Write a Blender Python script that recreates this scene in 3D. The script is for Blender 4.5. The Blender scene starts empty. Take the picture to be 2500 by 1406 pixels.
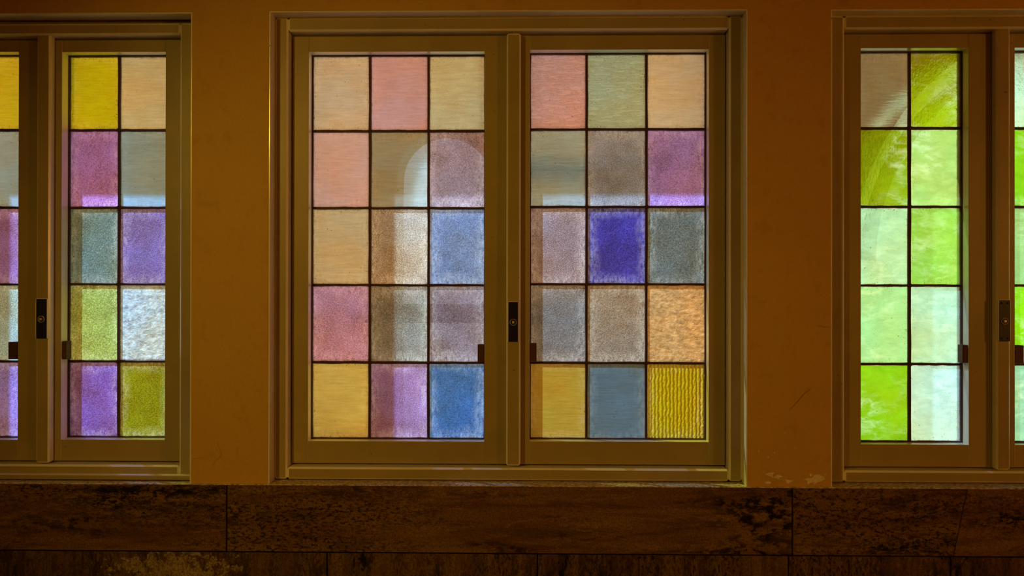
import bpy, bmesh, math, random
from mathutils import Matrix, Vector

random.seed(7)
S = bpy.context.scene
C = S.collection

# ------------------------------------------------------------------ camera
F_PX, W_PX, H_PX = 2200.0, 2500.0, 1406.0
YAW, PITCH, ROLL = math.radians(1.08), math.radians(0.2), math.radians(0.08)
CAM = Vector((0.0, -2.2, 1.6))
RM = Matrix.Rotation(YAW, 3, 'Z') @ Matrix.Rotation(math.pi / 2 + PITCH, 3, 'X') @ Matrix.Rotation(ROLL, 3, 'Z')
cam_data = bpy.data.cameras.new('camera')
cam_data.sensor_width = 36.0
cam_data.lens = 36.0 * F_PX / W_PX
cam_data.clip_start = 0.02
cam = bpy.data.objects.new('camera', cam_data)
cam.matrix_world = Matrix.Translation(CAM) @ RM.to_4x4()
C.objects.link(cam)
S.camera = cam

# ------------------------------------------------------------------ exposure, world, sun, room lamp, added right-hand light
S.view_settings.view_transform = 'Standard'
S.view_settings.look = 'None'
S.view_settings.exposure = 0.0
S.view_settings.gamma = 1.0
S.view_settings.use_curve_mapping = False
S.cycles.caustics_refractive = True
S.cycles.caustics_reflective = False
S.cycles.max_bounces = 10
S.cycles.diffuse_bounces = 5
S.cycles.sample_clamp_indirect = 4.0

world = bpy.data.worlds.new('warm_haze')
S.world = world
world.use_nodes = True
bg = world.node_tree.nodes['Background']
bg.inputs['Color'].default_value = (1.0, 0.60, 0.32, 1)
bg.inputs['Strength'].default_value = 1.0

SUN_DIR = Vector((1.6, -1.0, -2.4)).normalized()
sun_d = bpy.data.lights.new('sun', 'SUN')
sun_d.energy = 9.0
sun_d.color = (0.50, 0.78, 1.0)
sun_d.angle = math.radians(0.7)
sun = bpy.data.objects.new('sun', sun_d)
sun.rotation_euler = SUN_DIR.to_track_quat('-Z', 'Y').to_euler()
sun.location = (-4, 4, 8)
C.objects.link(sun)


def room_light(name, loc, power, color, radius, aim=None, cone=60):
    d = bpy.data.lights.new(name, 'SPOT' if aim else 'POINT')
    if aim:
        d.spot_size = math.radians(cone)
        d.spot_blend = 1.0
    d.energy = power
    d.color = color
    d.shadow_soft_size = radius
    o = bpy.data.objects.new(name, d)
    o.location = loc
    if aim:
        o.rotation_euler = (Vector(aim) - Vector(loc)).to_track_quat('-Z', 'Y').to_euler()
    C.objects.link(o)


room_light('room_light', (-1.5, -2.5, 2.45), 66.0, (1.0, 0.59, 0.066), 0.10, (-0.3, 0, 1.36), 56)
room_light('room_light', (3.1, -2.7, 1.9), 44.0, (1.0, 0.45, 0.07), 0.16)  # added light with no known source, brightens and reddens the right side


# ------------------------------------------------------------------ helpers
def U(px, py, y):
    """world (x, z) of a photo point that lies on the plane at depth y"""
    d = RM @ Vector(((px - W_PX / 2) / F_PX, -(py - H_PX / 2) / F_PX, -1.0))
    t = (y - CAM.y) / d.y
    p = CAM + d * t
    return p.x, p.z


def UX(px, y, py=650):
    return U(px, py, y)[0]


def UZ(py, y, px=1250):
    return U(px, py, y)[1]


def link(name, bm, mat, parent=None, smooth=False):
    me = bpy.data.meshes.new(name)
    bmesh.ops.recalc_face_normals(bm, faces=bm.faces)
    bm.to_mesh(me)
    bm.free()
    mats = mat if isinstance(mat, (list, tuple)) else [mat]
    for m in mats:
        me.materials.append(m)
    if smooth:
        for p in me.polygons:
            p.use_smooth = True
    o = bpy.data.objects.new(name, me)
    C.objects.link(o)
    if parent is not None:
        o.parent = parent
    return o


def centre(o):
    """move the mesh's origin to its middle so object coordinates are local"""
    me = o.data
    lo = Vector([min(v.co[i] for v in me.vertices) for i in range(3)])
    hi = Vector([max(v.co[i] for v in me.vertices) for i in range(3)])
    c = (lo + hi) / 2
    me.transform(Matrix.Translation(-c))
    o.location = c
    return o


def abox(bm, x0, x1, y0, y1, z0, z1, bev=0.0, seg=2):
    vs = [bm.verts.new((x, y, z)) for x in (x0, x1) for y in (y0, y1) for z in (z0, z1)]
    idx = [(0, 1, 3, 2), (4, 6, 7, 5), (0, 4, 5, 1), (2, 3, 7, 6), (0, 2, 6, 4), (1, 5, 7, 3)]
    fs = [bm.faces.new([vs[i] for i in f]) for f in idx]
    if bev > 0:
        es = list({e for f in fs for e in f.edges})
        bmesh.ops.bevel(bm, geom=es, offset=bev, segments=seg, affect='EDGES', profile=0.5)


def box(name, x0, x1, y0, y1, z0, z1, mat, parent=None, bev=0.0, seg=2):
    bm = bmesh.new()
    abox(bm, min(x0, x1), max(x0, x1), min(y0, y1), max(y0, y1), min(z0, z1), max(z0, z1), bev, seg)
    return centre(link(name, bm, mat, parent))


def prism(name, pts, y0, y1, mat, parent=None, bev=0.0):
    """pts: outline in (x, z); extruded from y0 to y1"""
    bm = bmesh.new()
    a = [bm.verts.new((x, y0, z)) for x, z in pts]
    b = [bm.verts.new((x, y1, z)) for x, z in pts]
    n = len(pts)
    bm.faces.new(a)
    bm.faces.new(list(reversed(b)))
    for i in range(n):
        j = (i + 1) % n
        bm.faces.new((a[i], b[i], b[j], a[j]))
    if bev > 0:
        bmesh.ops.bevel(bm, geom=list(bm.edges), offset=bev, segments=1, affect='EDGES')
    return centre(link(name, bm, mat, parent))


def tag(o, label=None, cat=None, kind=None, group=None):
    if label:
        o['label'] = label
    if cat:
        o['category'] = cat
    if kind:
        o['kind'] = kind
    if group:
        o['group'] = group
    return o


def empty(name, loc):
    o = bpy.data.objects.new(name, None)
    o.location = loc
    o.empty_display_size = 0.1
    C.objects.link(o)
    return o


def adopt(child, parent):
    """parent while keeping the place in the world (parents are only ever translated)"""
    off = Vector((0, 0, 0))
    p = parent
    while p is not None:
        off += p.location
        p = p.parent
    child.parent = parent
    child.location = child.location - off
    return child


# ------------------------------------------------------------------ materials
class NT:
    def __init__(self, name):
        self.m = bpy.data.materials.new(name)
        self.m.use_nodes = True
        self.t = self.m.node_tree
        self.t.nodes.clear()
        self.out = self.t.nodes.new('ShaderNodeOutputMaterial')

    def n(self, kind, **kw):
        nd = self.t.nodes.new('ShaderNode' + kind)
        for k, v in kw.items():
            if k == 'inp':
                for kk, vv in v.items():
                    if hasattr(vv, 'is_output'):
                        self.t.links.new(vv, nd.inputs[kk])
                    else:
                        nd.inputs[kk].default_value = vv
            else:
                setattr(nd, k, v)
        return nd

    def math(self, op, a, b=None, c=None, clamp=False):
        nd = self.n('Math', operation=op, use_clamp=clamp)
        for i, v in enumerate((a, b, c)):
            if v is None:
                continue
            if hasattr(v, 'is_output'):
                self.t.links.new(v, nd.inputs[i])
            else:
                nd.inputs[i].default_value = v
        return nd.outputs[0]

    def mix(self, fac, a, b, blend='MIX'):
        nd = self.n('MixRGB', blend_type=blend)
        for i, v in ((0, fac), (1, a), (2, b)):
            if hasattr(v, 'is_output'):
                self.t.links.new(v, nd.inputs[i])
            elif i == 0:
                nd.inputs[0].default_value = v
            else:
                nd.inputs[i].default_value = (*v, 1) if len(v) == 3 else v
        return nd.outputs[0]

    def coords(self, scale=(1, 1, 1), rand=True, obj=True):
        tc = self.n('TexCoord')
        mp = self.n('Mapping', inp={'Vector': tc.outputs['Object'] if obj else tc.outputs['Generated'], 'Scale': scale})
        if rand:
            oi = self.n('ObjectInfo')
            off = self.math('MULTIPLY', oi.outputs['Random'], 53.0)
            cx = self.n('CombineXYZ', inp={0: off, 1: off, 2: off})
            self.t.links.new(cx.outputs[0], mp.inputs['Location'])
        return mp.outputs[0]

    def noise(self, vec, scale, detail=3.0, rough=0.55, dist=0.0):
        return self.n('TexNoise', inp={'Vector': vec, 'Scale': scale, 'Detail': detail, 'Roughness': rough, 'Distortion': dist}).outputs['Fac']

    def ramp(self, fac, lo, hi, a=0.0, b=1.0):
        nd = self.n('MapRange', inp={0: fac, 1: lo, 2: hi, 3: a, 4: b})
        return nd.outputs[0]

    def bump(self, h, strength, dist=0.001):
        return self.n('Bump', inp={'Height': h, 'Strength': strength, 'Distance': dist}).outputs[0]

    def surf(self, sh):
        self.t.links.new(sh, self.out.inputs['Surface'])
        return self.m


def principled(nt, col, rough, normal=None, metal=0.0, spec=0.5):
    p = nt.n('BsdfPrincipled', inp={'Base Color': col if hasattr(col, 'is_output') else (*col, 1), 'Roughness': rough, 'Metallic': metal,
                                    'Specular IOR Level': spec})
    if normal is not None:
        nt.t.links.new(normal, p.inputs['Normal'])
    return nt.surf(p.outputs[0])


def mat_plaster(name, c1, c2, c3):
    t = NT(name)
    v = t.coords(rand=False)
    big = t.noise(v, 3.0, 4)
    mid = t.noise(v, 18.0, 5, 0.6)
    fine = t.noise(t.coords((1, 1, 3), rand=False), 160.0, 3)
    col = t.mix(t.ramp(big, .35, .65), c1, c2)
    col = t.mix(t.math('MULTIPLY', t.ramp(mid, .55, .75), .45), col, c3)
    col = t.mix(t.math('MULTIPLY', t.ramp(fine, .45, .65), .12), col, (c3[0] * .6, c3[1] * .6, c3[2] * .6))
    h = t.math('ADD', t.math('MULTIPLY', mid, 2.0), fine)
    return principled(t, col, 0.55, t.bump(h, .25, .0015), spec=.25)


def mat_paint(name, c1, c2, rough=.38, spec=.35):
    t = NT(name)
    v = t.coords((1, 1, 1))
    big = t.noise(v, 7.0, 4)
    brush = t.noise(t.coords((1, 1, .06)), 260.0, 3)
    spot = t.noise(v, 90.0, 2)
    col = t.mix(t.ramp(big, .35, .68), c1, c2)
    col = t.mix(t.math('MULTIPLY', t.ramp(spot, .74, .78), .7), col, (.09, .05, .02))
    return principled(t, col, rough, t.bump(t.math('ADD', brush, t.math('MULTIPLY', big, 2.0)), .10, .001), spec=spec)


def mat_stone(name, base, mid, dark, vertical=False, peel=None):
    t = NT(name)
    sc = (9, 9, .9) if vertical else (.9, 9, 7)
    v = t.coords(sc)
    iso = t.coords((1, 1, 1))
    flat = t.coords((1, 1, .4) if vertical else (.5, 1, 1))
    band = t.noise(v, 1.8, 6, .62, .6)
    band2 = t.noise(v, 5.0, 7, .75, .5)
    grit = t.noise(iso, 260.0, 5, .75)
    pit = t.noise(flat, 55.0, 9, .80)
    fine = t.noise(flat, 170.0, 5, .75)
    zone = t.noise(t.coords((1, 1, .3) if vertical else (.3, 1, 1.5)), 7.0, 4, .6)
    zone2 = t.noise(t.coords((1.4, 1, .3) if vertical else (.25, 1, 1.8)), 5.0, 4, .6)
    vein = t.ramp(t.math('ABSOLUTE', t.math('SUBTRACT', t.noise(v, 2.6, 5, .6, .9), .5)), 0, .012, 1, 0)
    col = t.mix(t.ramp(band, .38, .62), mid, base)
    col = t.mix(t.math('MULTIPLY', t.ramp(band2, .50, .60), .65), col, (mid[0] * .5, mid[1] * .46, mid[2] * .4))
    col = t.mix(t.math('MULTIPLY', vein, .4), col, (base[0] * 1.5, base[1] * 1.5, base[2] * 1.4))
    col = t.mix(t.math('MULTIPLY', t.ramp(grit, .50, .56), .6), col, (mid[0] * .35, mid[1] * .33, mid[2] * .3))
    pm = t.math('MULTIPLY', t.ramp(pit, .50, .54), t.ramp(zone, .50, .60))
    pm2 = t.math('MULTIPLY', t.ramp(fine, .53, .58), t.ramp(zone2, .44, .58))
    pm = t.math('MAXIMUM', pm, t.math('MULTIPLY', pm2, .85))
    col = t.mix(pm, col, dark)
    if peel:
        # flaked patch: pale plaster laid bare, ragged outline of its own
        cx, cz, rx, rz = peel
        tc = t.n('TexCoord')
        sp = t.n('SeparateXYZ', inp={0: tc.outputs['Object']})
        dx = t.math('DIVIDE', t.math('SUBTRACT', sp.outputs[0], cx), rx)
        dz = t.math('DIVIDE', t.math('SUBTRACT', sp.outputs[2], cz), rz)
        r = t.math('SQRT', t.math('ADD', t.math('MULTIPLY', dx, dx), t.math('MULTIPLY', dz, dz)))
        nn = t.noise(iso, 30.0, 9, .74)
        m = t.math('ADD', t.math('MULTIPLY', t.math('SUBTRACT', nn, .5), 5.0), t.math('SUBTRACT', .62, r))
        col = t.mix(t.math('MULTIPLY', t.ramp(m, 0, .06), .8), col, t.mix(t.ramp(grit, .4, .6), (.14, .10, .06), (.55, .45, .30)))
    h = t.math('SUBTRACT', t.math('ADD', t.math('MULTIPLY', grit, .5), band), t.math('MULTIPLY', pm, 2.5))
    return principled(t, col, 0.7, t.bump(h, .6, .002), spec=.2)


def mat_plain(name, col, rough=.5, metal=0.0, spec=.4, grit=0.15):
    t = NT(name)
    g = t.noise(t.coords(), 120.0, 4, .6)
    c = t.mix(t.ramp(g, .35, .7), col, tuple(x * (1 - grit * 2) for x in col))
    return principled(t, c, rough, t.bump(g, .3, .0006), metal, spec)


def mat_glass(kind):
    """coloured obscured glass; the tint is the object's colour, its alpha says how clear the pane is"""
    t = NT('stained_glass_' + kind)
    oi = t.n('ObjectInfo')
    tint = oi.outputs['Color']
    clear = oi.outputs['Alpha']
    v = t.coords()
    cloud = t.noise(v, 14.0, 4, .6)
    grain = t.noise(v, 420.0, 3, .6)
    streak = t.noise(t.coords((1, 1, 9)), 22.0, 4, .6)
    tc = t.n('TexCoord')
    sp = t.n('SeparateXYZ', inp={0: tc.outputs['Generated']})
    gx, gz = sp.outputs[0], sp.outputs[2]
    ex = t.math('MINIMUM', gx, t.math('SUBTRACT', 1.0, gx))
    ez = t.math('MINIMUM', gz, t.math('SUBTRACT', 1.0, gz))
    edge = t.math('MINIMUM', ex, t.math('MULTIPLY', ez, 1.3))
    if kind == 'smooth':
        lum = t.math('ADD', t.ramp(streak, .3, .7, .88, 1.1), t.ramp(grain, .3, .7, -.06, .06))
        h = t.math('ADD', t.math('MULTIPLY', streak, .8), t.math('MULTIPLY', grain, .12))
        bs, rough = .35, .10
    elif kind == 'frosted':
        g2 = t.noise(v, 300.0, 3, .7)
        g3 = t.noise(v, 520.0, 2, .6)
        lum = t.math('ADD', t.ramp(g2, .34, .66, .58, 1.24), t.ramp(cloud, .3, .7, -.16, .16))
        lum = t.math('ADD', lum, t.ramp(g3, .55, .70, 0, 1.1))
        h = t.math('ADD', g2, t.math('MULTIPLY', g3, .5))
        bs, rough = .75, .28
    elif kind == 'hammered':
        vo = t.n('TexVoronoi', feature='SMOOTH_F1', inp={'Vector': t.coords((1, 1, 1.25)), 'Scale': 95.0}).outputs['Distance']
        g2 = t.noise(t.coords((1, 1, 1.6)), 62.0, 6, .72, .5)
        lum = t.math('ADD', t.ramp(g2, .33, .66, .55, 1.45), t.ramp(grain, .3, .7, -.1, .1))
        h = t.math('ADD', t.math('MULTIPLY', vo, 1.3), t.math('MULTIPLY', g2, 2.2))
        bs, rough = 1.0, .2
    elif kind == 'rippled':
        wv = t.n('TexWave', wave_type='BANDS', bands_direction='X', wave_profile='SIN',
                 inp={'Vector': v, 'Scale': 33.0, 'Distortion': 3.2, 'Detail': 3.0, 'Detail Scale': 2.2}).outputs['Fac']
        lum = t.ramp(wv, 0, 1, .74, 1.2)
        h = t.math('MULTIPLY', wv, 3.0)
        bs, rough = 1.0, .16
    elif kind == 'crackled':
        wn = t.noise(t.coords((1, 1, 4.2)), 30.0, 5, .62, .5)
        crack = t.ramp(t.math('ABSOLUTE', t.math('SUBTRACT', wn, .5)), 0, .03, .70, 1.0)
        lum = t.math('MULTIPLY', t.math('ADD', t.ramp(wn, .3, .7, .86, 1.12), t.ramp(grain, .3, .7, -.06, .06)), crack)
        h = t.math('MULTIPLY', wn, 3.0)
        bs, rough = .8, .2
    else:  # mottled
        m = t.noise(t.coords((1, 1, 2.2)), 24.0, 6, .66, .4)
        lum = t.math('ADD', t.ramp(m, .3, .7, .86, 1.14), t.ramp(grain, .3, .7, -.06, .06))
        g2 = t.noise(t.coords((1, 1, .6)), 150.0, 3, .6)
        h = t.math('ADD', t.math('MULTIPLY', g2, .8), t.math('MULTIPLY', grain, .25))
        bs, rough = 1.0, .05
    lum = t.math('MULTIPLY', lum, t.ramp(cloud, .3, .7, .92, 1.08))
    col = t.mix(1.0, tint, t.n('CombineXYZ', inp={0: lum, 1: lum, 2: lum}).outputs[0], 'MULTIPLY')
    # paler bloom on bright parts of the relief
    if kind == 'mottled':
        bl = t.math('MULTIPLY', t.ramp(m, .46, .72, 0, .5), t.ramp(t.noise(v, 9.0, 2), .42, .6))
        col = t.mix(bl, col, (.85, .90, .80))
    # slow drift of hue across the sheet
    drift = t.ramp(t.noise(v, 7.0, 3, .5), .34, .66)
    col = t.mix(1.0, col, t.mix(drift, (1.10, 1.0, .84), (.90, 1.02, 1.18)), 'MULTIPLY')
    # chalky bloom creeping in from the came, fibrous and uneven
    if kind in ('frosted', 'smooth', 'rippled'):
        fib = t.noise(t.coords((1, 1, .45)), 130.0, 4, .7)
        reach = t.math('ADD', edge, t.math('MULTIPLY', t.math('SUBTRACT', t.noise(v, 11.0, 3), .5), .32))
        blm = t.math('MULTIPLY', t.ramp(reach, -.02, .21, 1, 0), t.ramp(fib, .36, .62))
        amt = {'frosted': .9, 'smooth': .3, 'rippled': .3}[kind]
        pale = t.mix(.38, t.mix(1.0, col, (2.2, 2.2, 2.2), 'MULTIPLY'), (.80, .84, .78))
        col = t.mix(t.math('MULTIPLY', blm, amt), col, pale)
    # grime gathered along the came: ragged rim plus scattered specks
    wob = t.noise(v, 60.0, 4, .65)
    rim = t.ramp(t.math('ADD', edge, t.math('MULTIPLY', t.math('SUBTRACT', wob, .5), .10)), .0, .030, 1, 0)
    specks = t.math('MULTIPLY', t.ramp(t.noise(v, 330.0, 2, .5), .64, .69), t.ramp(t.math('ADD', edge, t.math('MULTIPLY', t.math('SUBTRACT', cloud, .5), .5)), .0, .12, .95, 0))
    rare = t.ramp(t.noise(v, 210.0, 1, .4), .765, .785, 0, .7)
    col = t.mix(t.math('MULTIPLY', rim, .7), col, (.36, .17, .035))
    col = t.mix(t.math('MAXIMUM', specks, rare), col, (.07, .035, .015))
    nrm = t.bump(h, bs, .0022)
    tr = t.n('BsdfTranslucent', inp={'Color': col, 'Normal': nrm})
    rf = t.n('BsdfRefraction', inp={'Color': col, 'Roughness': rough, 'IOR': 1.13, 'Normal': nrm})
    thin = t.n('Gamma', inp={'Color': col, 'Gamma': .5})
    cl = t.n('BsdfTransparent', inp={'Color': thin.outputs[0]})
    m1 = t.n('MixShader', inp={0: clear, 1: tr.outputs[0], 2: rf.outputs[0]})
    m2 = t.n('MixShader', inp={0: {'frosted': .15, 'mottled': .10, 'smooth': .2}.get(kind, .3), 1: m1.outputs[0], 2: cl.outputs[0]})
    return t.surf(m2.outputs[0])


def mat_glass_face():
    t = NT('glass_inner_face')
    g = t.n('BsdfGlossy', inp={'Color': (1, 1, 1, 1), 'Roughness': .12})
    c = t.n('BsdfTransparent')
    m = t.n('MixShader', inp={0: .02, 1: c.outputs[0], 2: g.outputs[0]})
    return t.surf(m.outputs[0])


M_WALL = mat_plaster('ochre_plaster', (.62, .40, .085), (.59, .355, .075), (.44, .22, .05))
M_OUT = mat_plaster('facade_plaster', (.62, .50, .34), (.58, .45, .30), (.45, .34, .22))
M_PAINT = mat_paint('cream_gloss_paint', (.40, .325, .15), (.345, .275, .12))
M_PALE = mat_paint('pane_lit_paint', (.88, .84, .70), (.80, .75, .60), .2, .9)  # pale copy of the frame paint with the panes' light put in
M_STONE = mat_stone('travertine', (.25, .145, .06), (.165, .078, .032), (.006, .004, .004))
M_STONE_V = mat_stone('travertine_upright', (.21, .125, .052), (.12, .06, .025), (.006, .004, .004), vertical=True)
M_LEDGE = mat_plain('worn_ledge', (.78, .62, .36), .6, 0, .3, .44)
M_LEAD = mat_plain('lead_came', (.085, .030, .018), .55, .4)
M_IRON = mat_plain('black_iron', (.012, .010, .009), .38, .3)
M_BRASS = mat_plain('worn_brass', (.72, .60, .38), .35, .25)
M_RUST = mat_plain('rusty_steel', (.10, .038, .014), .6, .2)
M_BARE = mat_plain('bare_plaster', (.93, .80, .56), .8, 0, .1)
M_CRACK = mat_plain('crack_dark', (.03, .012, .006), .9, 0, .1)
M_STAIN = mat_plain('rust_stain', (.20, .045, .02), .8, 0, .1)
M_BACKDROP = mat_plain('backdrop_grey', (.62, .64, .66), .8, 0, .1, .2)  # for the added slope that stands in for sky
M_LAWN = mat_plain('lawn', (.78, .92, .55), .9, 0, .1, .1)
M_PAVE = mat_plain('paving', (.60, .46, .32), .85, 0, .1)
M_FLOOR = mat_plain('floor_tile', (.22, .12, .06), .6)
M_CEIL = mat_plain('ceiling_paint', (.40, .29, .16), .8)
GLASS = {k: mat_glass(k) for k in ('smooth', 'frosted', 'hammered', 'rippled', 'crackled', 'mottled')}
M_FACE = mat_glass_face()

# ------------------------------------------------------------------ depths (metres behind the wall face)
Y_FRAME, Y_SASH, Y_GLASS, Y_BAR, Y_OUT = 0.040, 0.070, 0.106, 0.046, 0.294
Y_LEDGE = -0.006
Z_SILL = UZ(1185.5, Y_LEDGE, 1260)

# ------------------------------------------------------------------ window data (photo pixels, each read on the plane it lies in)
ROW_C, ROW_L, ROW_R = (320, 508, 696, 885), (318, 507, 694, 882), (313, 505, 697, 889)
WINDOWS = [
    dict(n=1, mid=250, open=(-325, 468, 30), frame=(-250, 438, 85, 1135), bar=(88, 121, 77, 1131), bar_side=1,
         sashes=[dict(x=(-210, 44), top=127, bot=1073, cols=(-82,), rows=ROW_L, cx=-82),
                 dict(x=(150, 403), top=127, bot=1073, cols=(290,), rows=ROW_L, cx=280)],
         plate=(88, 114, 730, 826), box=((20, 39, 835, 877), (148, 162, 833, 877)),
         label='left window with two-column yellow and purple leaded panes, cut by the frame edge'),
    dict(n=2, mid=1245, open=(655, 1826, 24), frame=(702, 1780, 74, 1143), bar=(1236, 1271, 81, 1137), bar_side=0,
         sashes=[dict(x=(753, 1183), top=126, bot=1077, cols=(903, 1046), rows=ROW_C, cx=970),
                 dict(x=(1293, 1730), top=121, bot=1078, cols=(1432, 1578), rows=(316, 505, 694, 886), cx=1510)],
         plate=(1241, 1265, 737, 834), box=((1166, 1182, 841, 885), (1295, 1310, 838, 882)),
         label='wide middle window of thirty leaded pastel glass panes in two casements'),
    dict(n=3, mid=2260, open=(2028, 2836, 21), frame=(2062, 2795, 70, 1150), bar=(2433, 2467, 66, 1147), bar_side=-1,
         sashes=[dict(x=(2102, 2365), top=117, bot=1085, cols=(2221,), rows=ROW_R, cx=2230),
                 dict(x=(2478, 2741), top=116, bot=1086, cols=(2606,), rows=ROW_R, cx=2500)],
         plate=(2439, 2466, 733, 833), box=((2350, 2366, 842, 886), (2479, 2500, 843, 886)),
         label='right window with lime green leaded panes beside the dark brown pier'),
]
# per pane: (texture, clearness, tint r, g, b)
#PANES_BEGIN
PANES = {
    (1, 0, 0, 0): ('smooth', 0.25, 1.000, 1.000, 0.025),
    (1, 0, 0, 1): ('smooth', 0.25, 1.000, 1.000, 0.025),
    (1, 0, 1, 0): ('smooth', 0.35, 0.452, 0.746, 1.000),
    (1, 0, 1, 1): ('smooth', 0.35, 0.452, 0.746, 1.000),
    (1, 0, 2, 0): ('frosted', 0.15, 0.349, 0.182, 0.530),
    (1, 0, 2, 1): ('frosted', 0.15, 0.349, 0.182, 0.530),
    (1, 0, 3, 0): ('frosted', 0.15, 0.425, 0.616, 0.621),
    (1, 0, 3, 1): ('frosted', 0.15, 0.425, 0.616, 0.621),
    (1, 0, 4, 0): ('frosted', 0.15, 0.361, 0.274, 0.979),
    (1, 0, 4, 1): ('frosted', 0.15, 0.361, 0.274, 0.979),
    (1, 1, 0, 0): ('smooth', 0.20, 0.904, 1.000, 0.006),
    (1, 1, 0, 1): ('smooth', 0.20, 1.000, 1.000, 0.662),
    (1, 1, 1, 0): ('frosted', 0.15, 0.518, 0.262, 1.000),
    (1, 1, 1, 1): ('smooth', 0.30, 0.372, 0.665, 1.000),
    (1, 1, 2, 0): ('frosted', 0.15, 0.153, 0.248, 0.239),
    (1, 1, 2, 1): ('frosted', 0.12, 0.220, 0.161, 0.478),
    (1, 1, 3, 0): ('frosted', 0.15, 0.382, 0.522, 0.128),
    (1, 1, 3, 1): ('hammered', 0.10, 0.609, 0.840, 1.000),
    (1, 1, 4, 0): ('frosted', 0.15, 0.233, 0.107, 0.457),
    (1, 1, 4, 1): ('frosted', 0.15, 0.260, 0.262, 0.007),
    (2, 0, 0, 0): ('smooth', 0.15, 1.000, 1.000, 1.000),
    (2, 0, 0, 1): ('smooth', 0.15, 1.000, 0.676, 1.000),
    (2, 0, 0, 2): ('smooth', 0.20, 0.875, 1.000, 0.803),
    (2, 0, 1, 0): ('smooth', 0.15, 1.000, 0.769, 1.000),
    (2, 0, 1, 1): ('smooth', 0.65, 0.491, 0.590, 0.578),
    (2, 0, 1, 2): ('frosted', 0.25, 0.394, 0.278, 0.343),
    (2, 0, 2, 0): ('smooth', 0.15, 0.873, 0.855, 0.656),
    (2, 0, 2, 1): ('frosted', 0.20, 0.538, 0.440, 0.341),
    (2, 0, 2, 2): ('frosted', 0.20, 0.144, 0.197, 0.373),
    (2, 0, 3, 0): ('frosted', 0.15, 0.770, 0.457, 1.000),
    (2, 0, 3, 1): ('frosted', 0.35, 0.308, 0.280, 0.228),
    (2, 0, 3, 2): ('frosted', 0.20, 0.231, 0.155, 0.170),
    (2, 0, 4, 0): ('smooth', 0.12, 1.000, 0.878, 0.268),
    (2, 0, 4, 1): ('frosted', 0.15, 0.332, 0.173, 0.428),
    (2, 0, 4, 2): ('frosted', 0.15, 0.037, 0.103, 0.285),
    (2, 1, 0, 0): ('crackled', 0.12, 1.000, 0.681, 1.000),
    (2, 1, 0, 1): ('crackled', 0.25, 0.623, 1.000, 1.000),
    (2, 1, 0, 2): ('smooth', 0.15, 0.943, 0.899, 0.807),
    (2, 1, 1, 0): ('smooth', 0.55, 0.518, 0.784, 1.000),
    (2, 1, 1, 1): ('frosted', 0.40, 0.436, 0.485, 0.653),
    (2, 1, 1, 2): ('frosted', 0.15, 0.470, 0.289, 1.000),
    (2, 1, 2, 0): ('frosted', 0.15, 0.332, 0.250, 0.290),
    (2, 1, 2, 1): ('frosted', 0.12, 0.057, 0.044, 0.323),
    (2, 1, 2, 2): ('frosted', 0.30, 0.141, 0.184, 0.192),
    (2, 1, 3, 0): ('frosted', 0.30, 0.254, 0.226, 0.212),
    (2, 1, 3, 1): ('frosted', 0.20, 0.315, 0.241, 0.174),
    (2, 1, 3, 2): ('hammered', 0.12, 0.696, 0.390, 0.148),
    (2, 1, 4, 0): ('smooth', 0.12, 0.433, 0.276, 0.031),
    (2, 1, 4, 1): ('smooth', 0.12, 0.084, 0.140, 0.183),
    (2, 1, 4, 2): ('rippled', 0.12, 0.502, 0.360, 0.005),
    (3, 0, 0, 0): ('smooth', 0.50, 0.396, 0.418, 0.317),
    (3, 0, 0, 1): ('mottled', 0.75, 0.368, 0.468, 0.004),
    (3, 0, 1, 0): ('mottled', 0.75, 0.257, 0.338, 0.004),
    (3, 0, 1, 1): ('mottled', 0.70, 0.419, 0.580, 0.168),
    (3, 0, 2, 0): ('mottled', 0.60, 0.481, 0.698, 0.480),
    (3, 0, 2, 1): ('mottled', 0.60, 0.305, 0.554, 0.069),
    (3, 0, 3, 0): ('mottled', 0.60, 0.418, 0.696, 0.349),
    (3, 0, 3, 1): ('mottled', 0.60, 0.466, 0.638, 0.527),
    (3, 0, 4, 0): ('mottled', 0.55, 0.276, 0.528, 0.004),
    (3, 0, 4, 1): ('mottled', 0.60, 0.523, 0.649, 0.687),
    (3, 1, 0, 0): ('mottled', 0.60, 0.629, 0.880, 0.865),
    (3, 1, 0, 1): ('mottled', 0.60, 0.629, 0.880, 0.865),
    (3, 1, 1, 0): ('mottled', 0.60, 0.241, 0.569, 0.006),
    (3, 1, 1, 1): ('mottled', 0.60, 0.241, 0.569, 0.006),
    (3, 1, 2, 0): ('mottled', 0.60, 0.294, 0.490, 0.197),
    (3, 1, 2, 1): ('mottled', 0.60, 0.294, 0.490, 0.197),
    (3, 1, 3, 0): ('mottled', 0.60, 0.244, 0.601, 0.004),
    (3, 1, 3, 1): ('mottled', 0.60, 0.244, 0.601, 0.004),
    (3, 1, 4, 0): ('mottled', 0.60, 0.286, 0.519, 0.451),
    (3, 1, 4, 1): ('mottled', 0.60, 0.286, 0.519, 0.451),
}
#PANES_END

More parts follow.
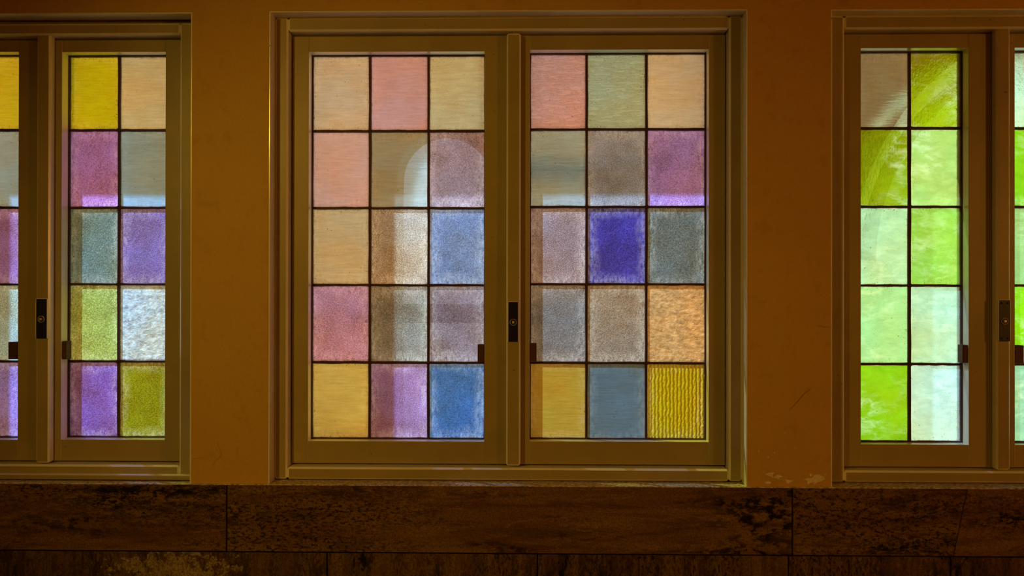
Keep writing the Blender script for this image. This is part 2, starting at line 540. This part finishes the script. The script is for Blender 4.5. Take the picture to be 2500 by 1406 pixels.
# ------------------------------------------------------------------ the wall
XL, XR, ZC = -3.6, 3.6, 3.1
opens = []
for w in WINDOWS:
    x0, x1 = UX(w['open'][0], 0), UX(w['open'][1], 0)
    zt = UZ(w['open'][2], 0, w['mid'])
    opens.append((x0, x1, zt))
bm = bmesh.new()
edges = [XL] + [v for o in opens for v in o[:2]] + [XR]
for i in range(0, len(edges), 2):
    abox(bm, edges[i], edges[i + 1], 0.0, Y_OUT, Z_SILL, ZC)          # piers
for x0, x1, zt in opens:
    abox(bm, x0, x1, 0.0, Y_OUT, zt, ZC)                              # lintels
abox(bm, XL, XR, 0.055, Y_OUT, 0.0, Z_SILL)                           # parapet behind the stone
wall = tag(link('wall_front', bm, M_WALL), 'ochre plastered wall around the three leaded windows', 'wall', 'structure')

# stone facing of the parapet: upper course with its ledge, lower course
SLAB_Z0 = UZ(1349, Y_LEDGE, 1000)


def slab(x0, x1, z0, z1, mat, y0=Y_LEDGE, y1=0.054, cut0=0, cut1=0):
    pts = [(x0 - cut0 * 0, z0), (x1 + cut1, z0), (x1, z1), (x0, z1)] if not cut0 else [(x0 + cut0, z0), (x1, z0), (x1, z1), (x0, z1)]
    return adopt(prism('stone_slab', pts, y0, y1, mat, bev=.0014), wall)


g = .0015
j1, j2, j3 = UX(553, Y_LEDGE, 1260), UX(1935, Y_LEDGE, 1270), UX(2362, Y_LEDGE, 1195)
Z_TOP = Z_SILL - .003
adopt(box('ledge', XL, XR, Y_LEDGE + .0004, .054, Z_TOP, Z_SILL, M_LEDGE, None, .0009, 1), wall)
slab(XL, UX(-830, 0) - g, SLAB_Z0, Z_TOP, M_STONE)
slab(UX(-830, 0) + g, j1 - g, SLAB_Z0, Z_TOP, M_STONE)
slab(j1 + g, j2 - g, SLAB_Z0, Z_TOP, M_STONE)
slab(j2 + g, j3 - .0008, SLAB_Z0, Z_TOP, M_STONE, cut1=-.033)
slab(j3 + .0008, UX(3300, 0), SLAB_Z0, Z_TOP, M_STONE, cut0=-.033)
slab(UX(3300, 0) + 2 * g, XR, SLAB_Z0, Z_TOP, M_STONE)
zl = SLAB_Z0 - .004
lows = [(XL, UX(-640, 0), M_STONE_V), (UX(-640, 0), UX(800, 0), 'peel'), (UX(800, 0), UX(1313, 0), M_STONE_V), (UX(1313, 0), UX(1925, 0), M_STONE_V),
        (UX(1925, 0), UX(2320, 0), M_STONE_V), (UX(2320, 0), UX(3000, 0), M_STONE_V), (UX(3000, 0), XR, M_STONE_V)]
for x0, x1, m in lows:
    if m == 'peel':
        px, pz = U(430, 1388, 0)
        cx, cz = (x0 + x1) / 2, (zl + .45) / 2
        m = mat_stone('painted_dado', (.18, .105, .038), (.12, .064, .022), (.035, .02, .01), True, peel=(px - cx, pz - cz, .19, .06))
    adopt(prism('stone_slab', [(x0 + g, .45), (x1 - g, .45), (x1 - g, zl), (x0 + g, zl)], -.001, .054, m, bev=.001), wall)
for x0 in (XL, -1.2, 1.2):
    adopt(prism('stone_slab', [(x0 + g, .02), (x0 + 2.4 - g, .02), (x0 + 2.4 - g, .447), (x0 + g, .447)], -.001, .054, M_STONE_V, bev=.001), wall)


# ------------------------------------------------------------------ windows
def came(name, x0, x1, z0, z1, parent, joints, vertical):
    """H-shaped lead strip: flat leaf on both faces of the glass, slightly uneven, solder lumps at the crossings"""
    bm = bmesh.new()
    n = 16
    w = (x1 - x0 if vertical else z1 - z0) / 2
    rows = []
    for i in range(n + 1):
        f = i / n
        k = w * (1 + random.uniform(-.10, .16))
        o = random.uniform(-.0005, .0005)
        if vertical:
            z, c = z0 + (z1 - z0) * f, (x0 + x1) / 2 + o
            ring = [(c - k, Y_GLASS - .001, z), (c - k * .55, Y_GLASS - .0042, z), (c + k * .55, Y_GLASS - .0042, z), (c + k, Y_GLASS - .001, z),
                    (c + k, Y_GLASS + .0075, z), (c - k, Y_GLASS + .0075, z)]
        else:
            x, c = x0 + (x1 - x0) * f, (z0 + z1) / 2 + o
            ring = [(x, Y_GLASS - .001, c - k), (x, Y_GLASS - .0036, c - k * .55), (x, Y_GLASS - .0036, c + k * .55), (x, Y_GLASS - .001, c + k),
                    (x, Y_GLASS + .0075, c + k), (x, Y_GLASS + .0075, c - k)]
        rows.append([bm.verts.new(p) for p in ring])
    for a, b in zip(rows, rows[1:]):
        for i in range(6):
            j = (i + 1) % 6
            bm.faces.new((a[i], a[j], b[j], b[i]))
    bm.faces.new(rows[0])
    bm.faces.new(list(reversed(rows[-1])))
    for (jx, jz) in joints:
        m = Matrix.Translation((jx, Y_GLASS - .0030, jz)) @ Matrix.Diagonal((1, .45, 1, 1))
        bmesh.ops.create_icosphere(bm, subdivisions=1, radius=.0062, matrix=m)
    return adopt(centre(link(name, bm, M_LEAD)), parent)


def pane(x0, x1, z0, z1, spec, parent):
    tex, clear, r, gg, b = spec
    bm = bmesh.new()
    abox(bm, x0, x1, Y_GLASS - .0005, Y_GLASS + .0035, z0, z1)
    o = link('glass_pane', bm, [M_FACE, GLASS[tex]])
    for p in o.data.polygons:
        p.material_index = 1 if p.normal.y > .5 else 0
    o.color = (r, gg, b, clear)
    return adopt(centre(o), parent)


def build_window(w, op):
    ox0, ox1, ozt = op
    mid = w['mid']
    root = empty('window_%d' % w['n'], ((ox0 + ox1) / 2, Y_FRAME, Z_SILL))
    tag(root, w['label'], 'window', 'structure')

    def part(name, *a, mat=M_PAINT, parent=root, bev=.0025, seg=2):
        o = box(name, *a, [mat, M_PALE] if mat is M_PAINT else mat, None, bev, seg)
        if mat is M_PAINT:      # narrow side faces get a paler tone, the panes' light painted in
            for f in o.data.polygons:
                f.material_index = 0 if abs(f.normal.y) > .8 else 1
        return adopt(o, parent)

    fx0, fx1 = UX(w['frame'][0], Y_FRAME), UX(w['frame'][1], Y_FRAME)
    fzt, fzb = UZ(w['frame'][2], Y_FRAME, mid), UZ(w['frame'][3], Y_FRAME, mid)
    yb = .150
    # painted recess lining between wall face and frame, pane light added to its tone
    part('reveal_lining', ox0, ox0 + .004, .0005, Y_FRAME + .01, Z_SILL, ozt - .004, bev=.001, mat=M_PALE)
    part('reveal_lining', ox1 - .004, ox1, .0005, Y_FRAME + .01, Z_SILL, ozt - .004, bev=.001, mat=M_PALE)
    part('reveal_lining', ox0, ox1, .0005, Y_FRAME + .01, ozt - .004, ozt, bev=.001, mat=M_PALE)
    # fixed frame
    zf0 = Z_SILL + .003
    fzh = ozt - .004
    if w['n'] == 1:      # this frame stops short of the lintel; a set-back board closes the gap
        fzh = UZ(57, Y_FRAME, mid)
        part('head_filler', ox0 + .004, ox1 - .004, Y_FRAME + .022, yb, fzh - .002, ozt - .004, bev=.001)
    part('frame_jamb', ox0 + .004, fx0, Y_FRAME, yb, zf0, fzh, bev=.0045, seg=1)
    part('frame_jamb', fx1, ox1 - .004, Y_FRAME, yb, zf0, fzh, bev=.0045, seg=1)
    part('frame_head', fx0, fx1, Y_FRAME, yb, fzt, fzh, bev=.0045, seg=1)
    part('frame_sill', fx0, fx1, Y_FRAME, yb, zf0, fzb, bev=.0045, seg=1)
    if w['n'] == 1:
        part('sill_board', ox0 + .006, ox1 - .006, Y_FRAME - .020, Y_FRAME + .002, zf0, UZ(1159, Y_FRAME - .020, mid), bev=.003)
    for a in ((fx0 - .001, fx0 + .016, fzb, fzt), (fx1 - .016, fx1 + .001, fzb, fzt), (fx0, fx1, fzt - .016, fzt + .001), (fx0, fx1, fzb - .001, fzb + .016)):
        part('frame_stop', a[0], a[1], .134, yb - .001, a[2], a[3], bev=0)
    # sashes
    bx0, bx1 = UX(w['bar'][0], Y_BAR), UX(w['bar'][1], Y_BAR)
    bc = (bx0 + bx1) / 2
    szt, szb = fzt + .006, fzb - .006
    gap = .0045
    for si, s in enumerate(w['sashes']):
        lx0 = fx0 + .0035 if si == 0 else bc + .001
        lx1 = bc - .001 if si == 0 else fx1 - .0035
        gx0, gx1 = UX(s['x'][0], Y_SASH), UX(s['x'][1], Y_SASH)
        gzt, gzb = UZ(s['top'], Y_SASH, s['cx']), UZ(s['bot'], Y_SASH, s['cx'])
        zt, zb = fzt - gap, fzb + gap
        # rebate that holds the glass, behind stiles and rails
        bm = bmesh.new()
        e = .0008
        ys0, ys1 = Y_GLASS + .004, Y_GLASS + .025
        abox(bm, lx0 + .002, gx0 - e, ys0, ys1, zb, zt)
        abox(bm, gx1 + e, lx1 - .002, ys0, ys1, zb, zt)
        abox(bm, gx0 - e, gx1 + e, ys0, ys1, gzt + e, zt)
        abox(bm, gx0 - e, gx1 + e, ys0, ys1, zb, gzb - e)
        sash = adopt(centre(link('sash', bm, M_PAINT)), root)
        tag(sash, '%s casement sash of the window' % ('left' if si == 0 else 'right'))
        sub = lambda name, *a, **k: part(name, *a, parent=sash, **k)
        sub('stile', lx0, gx0, Y_SASH, Y_GLASS + .003, zb, zt, bev=.0012)
        sub('stile', gx1, lx1, Y_SASH, Y_GLASS + .003, zb, zt, bev=.0012)
        sub('rail', gx0 + .0004, gx1 - .0004, Y_SASH + .0006, Y_GLASS + .003, gzt, zt, bev=.0012)
        sub('rail', gx0 + .0004, gx1 - .0004, Y_SASH + .0006, Y_GLASS + .003, zb, gzb, bev=.0012)
        # lead cames
        cw = .0031
        vx = [UX(c, Y_GLASS) for c in s['cols']]
        hz = [UZ(r, Y_GLASS, s['cx']) for r in s['rows']]
        for x in vx:
            came('lead_came', x - cw, x + cw, gzb, gzt, sash, [(x, z) for z in hz], True)
        for z in hz:
            came('lead_came', gx0, gx1, z - cw, z + cw, sash, [], False)
        for x in (gx0 + .0015, gx1 - .0015):
            came('lead_came', x - .0018, x + .0018, gzb, gzt, sash, [], True)
        for z in (gzb + .0015, gzt - .0015):
            came('lead_came', gx0, gx1, z - .0018, z + .0018, sash, [], False)
        # panes
        xs = [gx0] + vx + [gx1]
        zs = [gzt] + hz + [gzb]
        for r in range(5):
            for c in range(len(xs) - 1):
                pane(xs[c] + .0008, xs[c + 1] - .0008, zs[r + 1] + .0008, zs[r] - .0008, PANES[(w['n'], si, r, c)], sash)
        # dark bolt keep on the stile edge, inside the glazing opening
        p = w['box'][si]
        yk = Y_SASH + .004
        k0, k1 = UX(p[0], yk, 860), UX(p[1], yk, 860)
        kz0, kz1 = UZ(p[3], yk, p[0]), UZ(p[2], yk, p[0])
        if si == 0:
            k1 = gx1
        else:
            k0 = gx0
        bm = bmesh.new()
        abox(bm, k0, k1, yk, Y_GLASS - .006, kz0, kz1, .0008, 1)
        abox(bm, k0 + .003, k1 - .003, yk - .0012, yk + .002, kz0 + .003, kz1 - .003, .0006, 1)
        kp = adopt(centre(link('bolt_keep', bm, M_RUST)), sash)
        tag(kp, 'dark rusty metal bolt keep')
    # overlapping meeting bar
    bzt, bzb = UZ(w['bar'][2], Y_BAR, mid), UZ(w['bar'][3], Y_BAR, mid)
    part('meeting_bar', bx0, bx1, Y_BAR, Y_SASH + .001, bzb, bzt, bev=.004, seg=1)
    # lock plate
    p = w['plate']
    yp = Y_BAR - .004
    p0, p1 = UX(p[0], yp, 780), UX(p[1], yp, 780)
    pz0, pz1 = UZ(p[3], yp, p[0]), UZ(p[2], yp, p[0])
    pl = part('lock_plate', p0, p1, yp, Y_BAR + .001, pz0, pz1, mat=M_IRON, bev=.0012)
    tag(pl, 'black metal lock plate')
    rim = .0015
    for a in ((p0 - rim, p0, pz0, pz1), (p1, p1 + rim, pz0, pz1), (p0, p1, pz1, pz1 + rim)):
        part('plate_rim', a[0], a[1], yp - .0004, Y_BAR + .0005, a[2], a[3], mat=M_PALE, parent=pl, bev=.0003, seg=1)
    cx, cz = (p0 + p1) / 2, pz0 + (pz1 - pz0) * .49
    bm = bmesh.new()
    nseg = 20
    prof = [(.0084, yp + .0005), (.0084, yp - .0022), (.0078, yp - .0030), (.0072, yp - .0022), (.0072, yp + .0005)]
    rings = [[bm.verts.new((cx + r * math.cos(2 * math.pi * i / nseg), y, cz + r * math.sin(2 * math.pi * i / nseg))) for i in range(nseg)] for r, y in prof]
    for a, b in zip(rings, rings[1:]):
        for i in range(nseg):
            j = (i + 1) % nseg
            bm.faces.new((a[i], a[j], b[j], b[i]))
    adopt(centre(link('spindle_collar', bm, M_BRASS, smooth=True)), pl)
    d = .0030
    part('spindle', cx - d, cx + d, yp - .006, yp + .001, cz - d, cz + d, mat=M_BRASS, parent=pl, bev=.0005, seg=1)
    for sx in (-1, 1):
        for sz in (pz0 + .007, pz1 - .007):
            bm = bmesh.new()
            bmesh.ops.create_icosphere(bm, subdivisions=2, radius=.0026, matrix=Matrix.Translation((cx + sx * (p1 - p0) * .28, yp, sz)) @ Matrix.Diagonal((1, .5, 1, 1)))
            adopt(centre(link('screw', bm, M_IRON, smooth=True)), pl)
    return root


roots = [build_window(w, o) for w, o in zip(WINDOWS, opens)]

# ------------------------------------------------------------------ room behind the camera
tag(box('floor', XL, XR, -5.0, 0.05, -.1, 0, M_FLOOR), 'brown tiled floor of the room', 'floor', 'structure')
tag(box('ceiling', XL, XR, -5.0, Y_OUT, ZC, ZC + .1, M_CEIL), 'cream ceiling of the room', 'ceiling', 'structure')
tag(box('wall_left', XL - .1, XL, -5.0, Y_OUT, 0, ZC, M_WALL), 'ochre side wall to the left', 'wall', 'structure')
tag(box('wall_right', XR, XR + .1, -5.0, Y_OUT, 0, ZC, M_WALL), 'ochre side wall to the right', 'wall', 'structure')
tag(box('wall_back', XL, XR, -5.1, -5.0, 0, ZC, M_WALL), 'ochre wall behind the camera', 'wall', 'structure')

# ------------------------------------------------------------------ courtyard outside
YF = 4.5
tag(box('ground', -14, 14, Y_OUT, 40, -.2, -.1, M_PAVE), 'paved courtyard ground outside the windows', 'ground', 'structure')


def arch_outline(cx, hw, z_spring, z_bot, n=24):
    pts = [(cx - hw, z_bot)]
    for i in range(n + 1):
        a = math.pi - math.pi * i / n
        pts.append((cx + hw * math.cos(a), z_spring + hw * math.sin(a)))
    pts.append((cx + hw, z_bot))
    return pts


def facade(x0, x1, z0, z1, arches, y0, y1):
    """wall with arched openings: strips of quads between the openings"""
    bm = bmesh.new()

    def ext(pts):
        a = [bm.verts.new((x, y0, z)) for x, z in pts]
        b = [bm.verts.new((x, y1, z)) for x, z in pts]
        bm.faces.new(a)
        bm.faces.new(list(reversed(b)))
        for i in range(len(pts)):
            j = (i + 1) % len(pts)
            bm.faces.new((a[i], b[i], b[j], a[j]))
    x = x0
    for cx, hw, zs, zb in arches:
        ext([(x, z0), (cx - hw, z0), (cx - hw, z1), (x, z1)])
        if zb > z0:
            ext([(cx - hw, z0), (cx + hw, z0), (cx + hw, zb), (cx - hw, zb)])
        arc = arch_outline(cx, hw, zs, zb)[1:-1]
        for p, q in zip(arc, arc[1:]):
            ext([p, q, (q[0], z1), (p[0], z1)])
        x = cx + hw
    ext([(x, z0), (x1, z0), (x1, z1), (x, z1)])
    return link('courtyard_facade', bm, M_OUT)


ax0, azs = U(2081, 640, YF)
ahw = 600 * (2.2 + YF) / 2200
sx0, szs = U(970, 430, YF)
shw = .34
szb = -.1
fac = facade(-9, 10, -.1, 5.6, [(sx0 + shw, shw, szs, szb), (ax0 + ahw, ahw, azs, -.1)], YF, YF + .35)
tag(fac, 'tan courtyard facade with arched openings seen through the panes', 'building')
# concentric moulding inside the big arch
bm = bmesh.new()
n = 30
r0, r1 = ahw * .885, ahw * .93
ring = []
for i in range(n + 1):
    a = math.pi * i / n
    ring.append([bm.verts.new((ax0 + ahw + r * math.cos(a), y, azs + r * math.sin(a))) for r, y in ((r0, YF + .1), (r1, YF + .1), (r1, YF + .2), (r0, YF + .2))])
for a, b in zip(ring, ring[1:]):
    for i in range(4):
        j = (i + 1) % 4
        bm.faces.new((a[i], a[j], b[j], b[i]))
bm.faces.new(ring[0])
bm.faces.new(list(reversed(ring[-1])))
link('arch_moulding', bm, M_OUT, fac)
zc = UZ(400, YF)
M_BAND = mat_plain('dark_slate', (.10, .12, .17), .7, 0, .2)
box('cornice', UX(1230, YF), UX(1640, YF), YF - .10, YF + .01, zc - .05, zc + .05, M_BAND, fac, .01)
zc = UZ(765, YF)
box('string_course', UX(860, YF), UX(1460, YF), YF - .08, YF + .01, zc - .07, zc + .07, M_BAND, fac, .01)
zc = UZ(470, YF)
box('wall_panel', UX(1450, YF), UX(1575, YF), YF - .02, YF + .01, zc - .14, zc + .12, M_BAND, fac, .01)
# sunlit slopes beyond the arches: a lawn on the right, an added backdrop for the sky on the left


def slope(name, x0, x1, y0, z0, y1, z1, mat):
    bm = bmesh.new()
    a = [bm.verts.new(p) for p in ((x0, y0, z0), (x1, y0, z0), (x1, y1, z1), (x0, y1, z1))]
    b = [bm.verts.new((v.co.x, v.co.y, v.co.z - .3)) for v in a]
    bm.faces.new(a)
    bm.faces.new(list(reversed(b)))
    for i in range(4):
        j = (i + 1) % 4
        bm.faces.new((a[i], b[i], b[j], a[j]))
    return link(name, bm, mat)


tag(slope('lawn_bank', 1.5, 45, YF + 1.2, -.1, 60, 22, M_LAWN), 'bright sunlit green bank beyond the wide courtyard arch', 'lawn', 'structure')
tag(slope('sky_backdrop', -25, 1.2, YF + 1.2, .2, 50, 20, M_BACKDROP), 'added pale grey slope standing in for sky beyond the narrow courtyard arch', 'backdrop')

# ------------------------------------------------------------------ wear on the wall


def wear(name, pts, ox, oy, k, mat, y=0.0, parent=wall, t=.0006):
    return adopt(prism(name, [U(ox + a / k, oy + b / k, y) for a, b in pts], y - t, y + .0003, mat), parent)


K = 2460 / 700
chips = [
    [(235, 1255), (270, 1243), (318, 1240), (305, 1262), (306, 1292), (285, 1275), (258, 1268)],
    [(310, 1285), (345, 1260), (378, 1270), (388, 1280), (362, 1285), (350, 1310), (335, 1290)],
    [(412, 1297), (440, 1308), (482, 1310), (455, 1325), (440, 1338), (425, 1330)],
    [(560, 1302), (600, 1290), (640, 1288), (665, 1262), (700, 1258), (745, 1280), (750, 1300), (715, 1318), (680, 1330), (665, 1345), (640, 1325), (600, 1342), (605, 1310)],
    [(618, 1256), (630, 1250), (642, 1258), (640, 1272), (628, 1278), (619, 1268)],
    [(228, 1325), (260, 1317), (290, 1322), (288, 1338), (250, 1342)],
    [(252, 1105), (268, 1100), (278, 1112), (262, 1122)],
    [(750, 1256), (757, 1250), (762, 1262), (756, 1274), (750, 1268)],
    [(400, 906), (408, 894), (412, 896), (404, 908)],
    [(314, 1082), (318, 1066), (329, 1064), (321, 1074), (320, 1084)],
    [(494, 1032), (502, 1030), (506, 1038), (498, 1040)],
    [(176, 1068), (182, 1052), (189, 1058), (184, 1074)],
]
for c in chips:
    wear('paint_chip', c, 1800, 800, K, M_BARE)


def scratch(pts, ox, oy, k, w, mat):
    """thin dark groove line, one quad strip"""
    P = [Vector((*U(ox + a / k, oy + b / k, 0), 0)) for a, b in pts]
    w = w / k * .0005
    bm = bmesh.new()
    prev = None
    for i, p in enumerate(P):
        d = (P[min(i + 1, len(P) - 1)] - P[max(i - 1, 0)]).normalized()
        nrm = Vector((-d.y, d.x, 0)) * w * (.45 if i in (0, len(P) - 1) else 1)
        cur = [bm.verts.new((q.x, y, q.y)) for q in (p - nrm, p + nrm) for y in (-.0003, .0003)]
        if prev:
            for a, b in ((0, 2), (2, 3), (3, 1), (1, 0)):
                bm.faces.new((prev[a], prev[b], cur[b], cur[a]))
        else:
            bm.faces.new((cur[0], cur[1], cur[3], cur[2]))
        prev = cur
    bm.faces.new((prev[0], prev[2], prev[3], prev[1]))
    adopt(centre(link('scratch', bm, mat)), wall)


M_HAIR = mat_plain('hairline', (.34, .17, .04), .9, 0, .1)
scratch([(450, 705), (520, 630), (570, 570), (632, 520)], 1800, 800, K, 3.0, M_CRACK)
scratch([(690, 1388 - 1406), (740, 1400 - 1406), (798, 1400 - 1406)], 1800, 800, K, 2.6, M_CRACK)
scratch([(830, 660), (862, 590), (880, 530), (965, 470), (985, 380), (940, 290), (920, 200)], 400, 1050, 7.03, 5.0, M_HAIR)
scratch([(490, 490), (600, 480), (700, 470)], 400, 1050, 7.03, 4.0, M_HAIR)
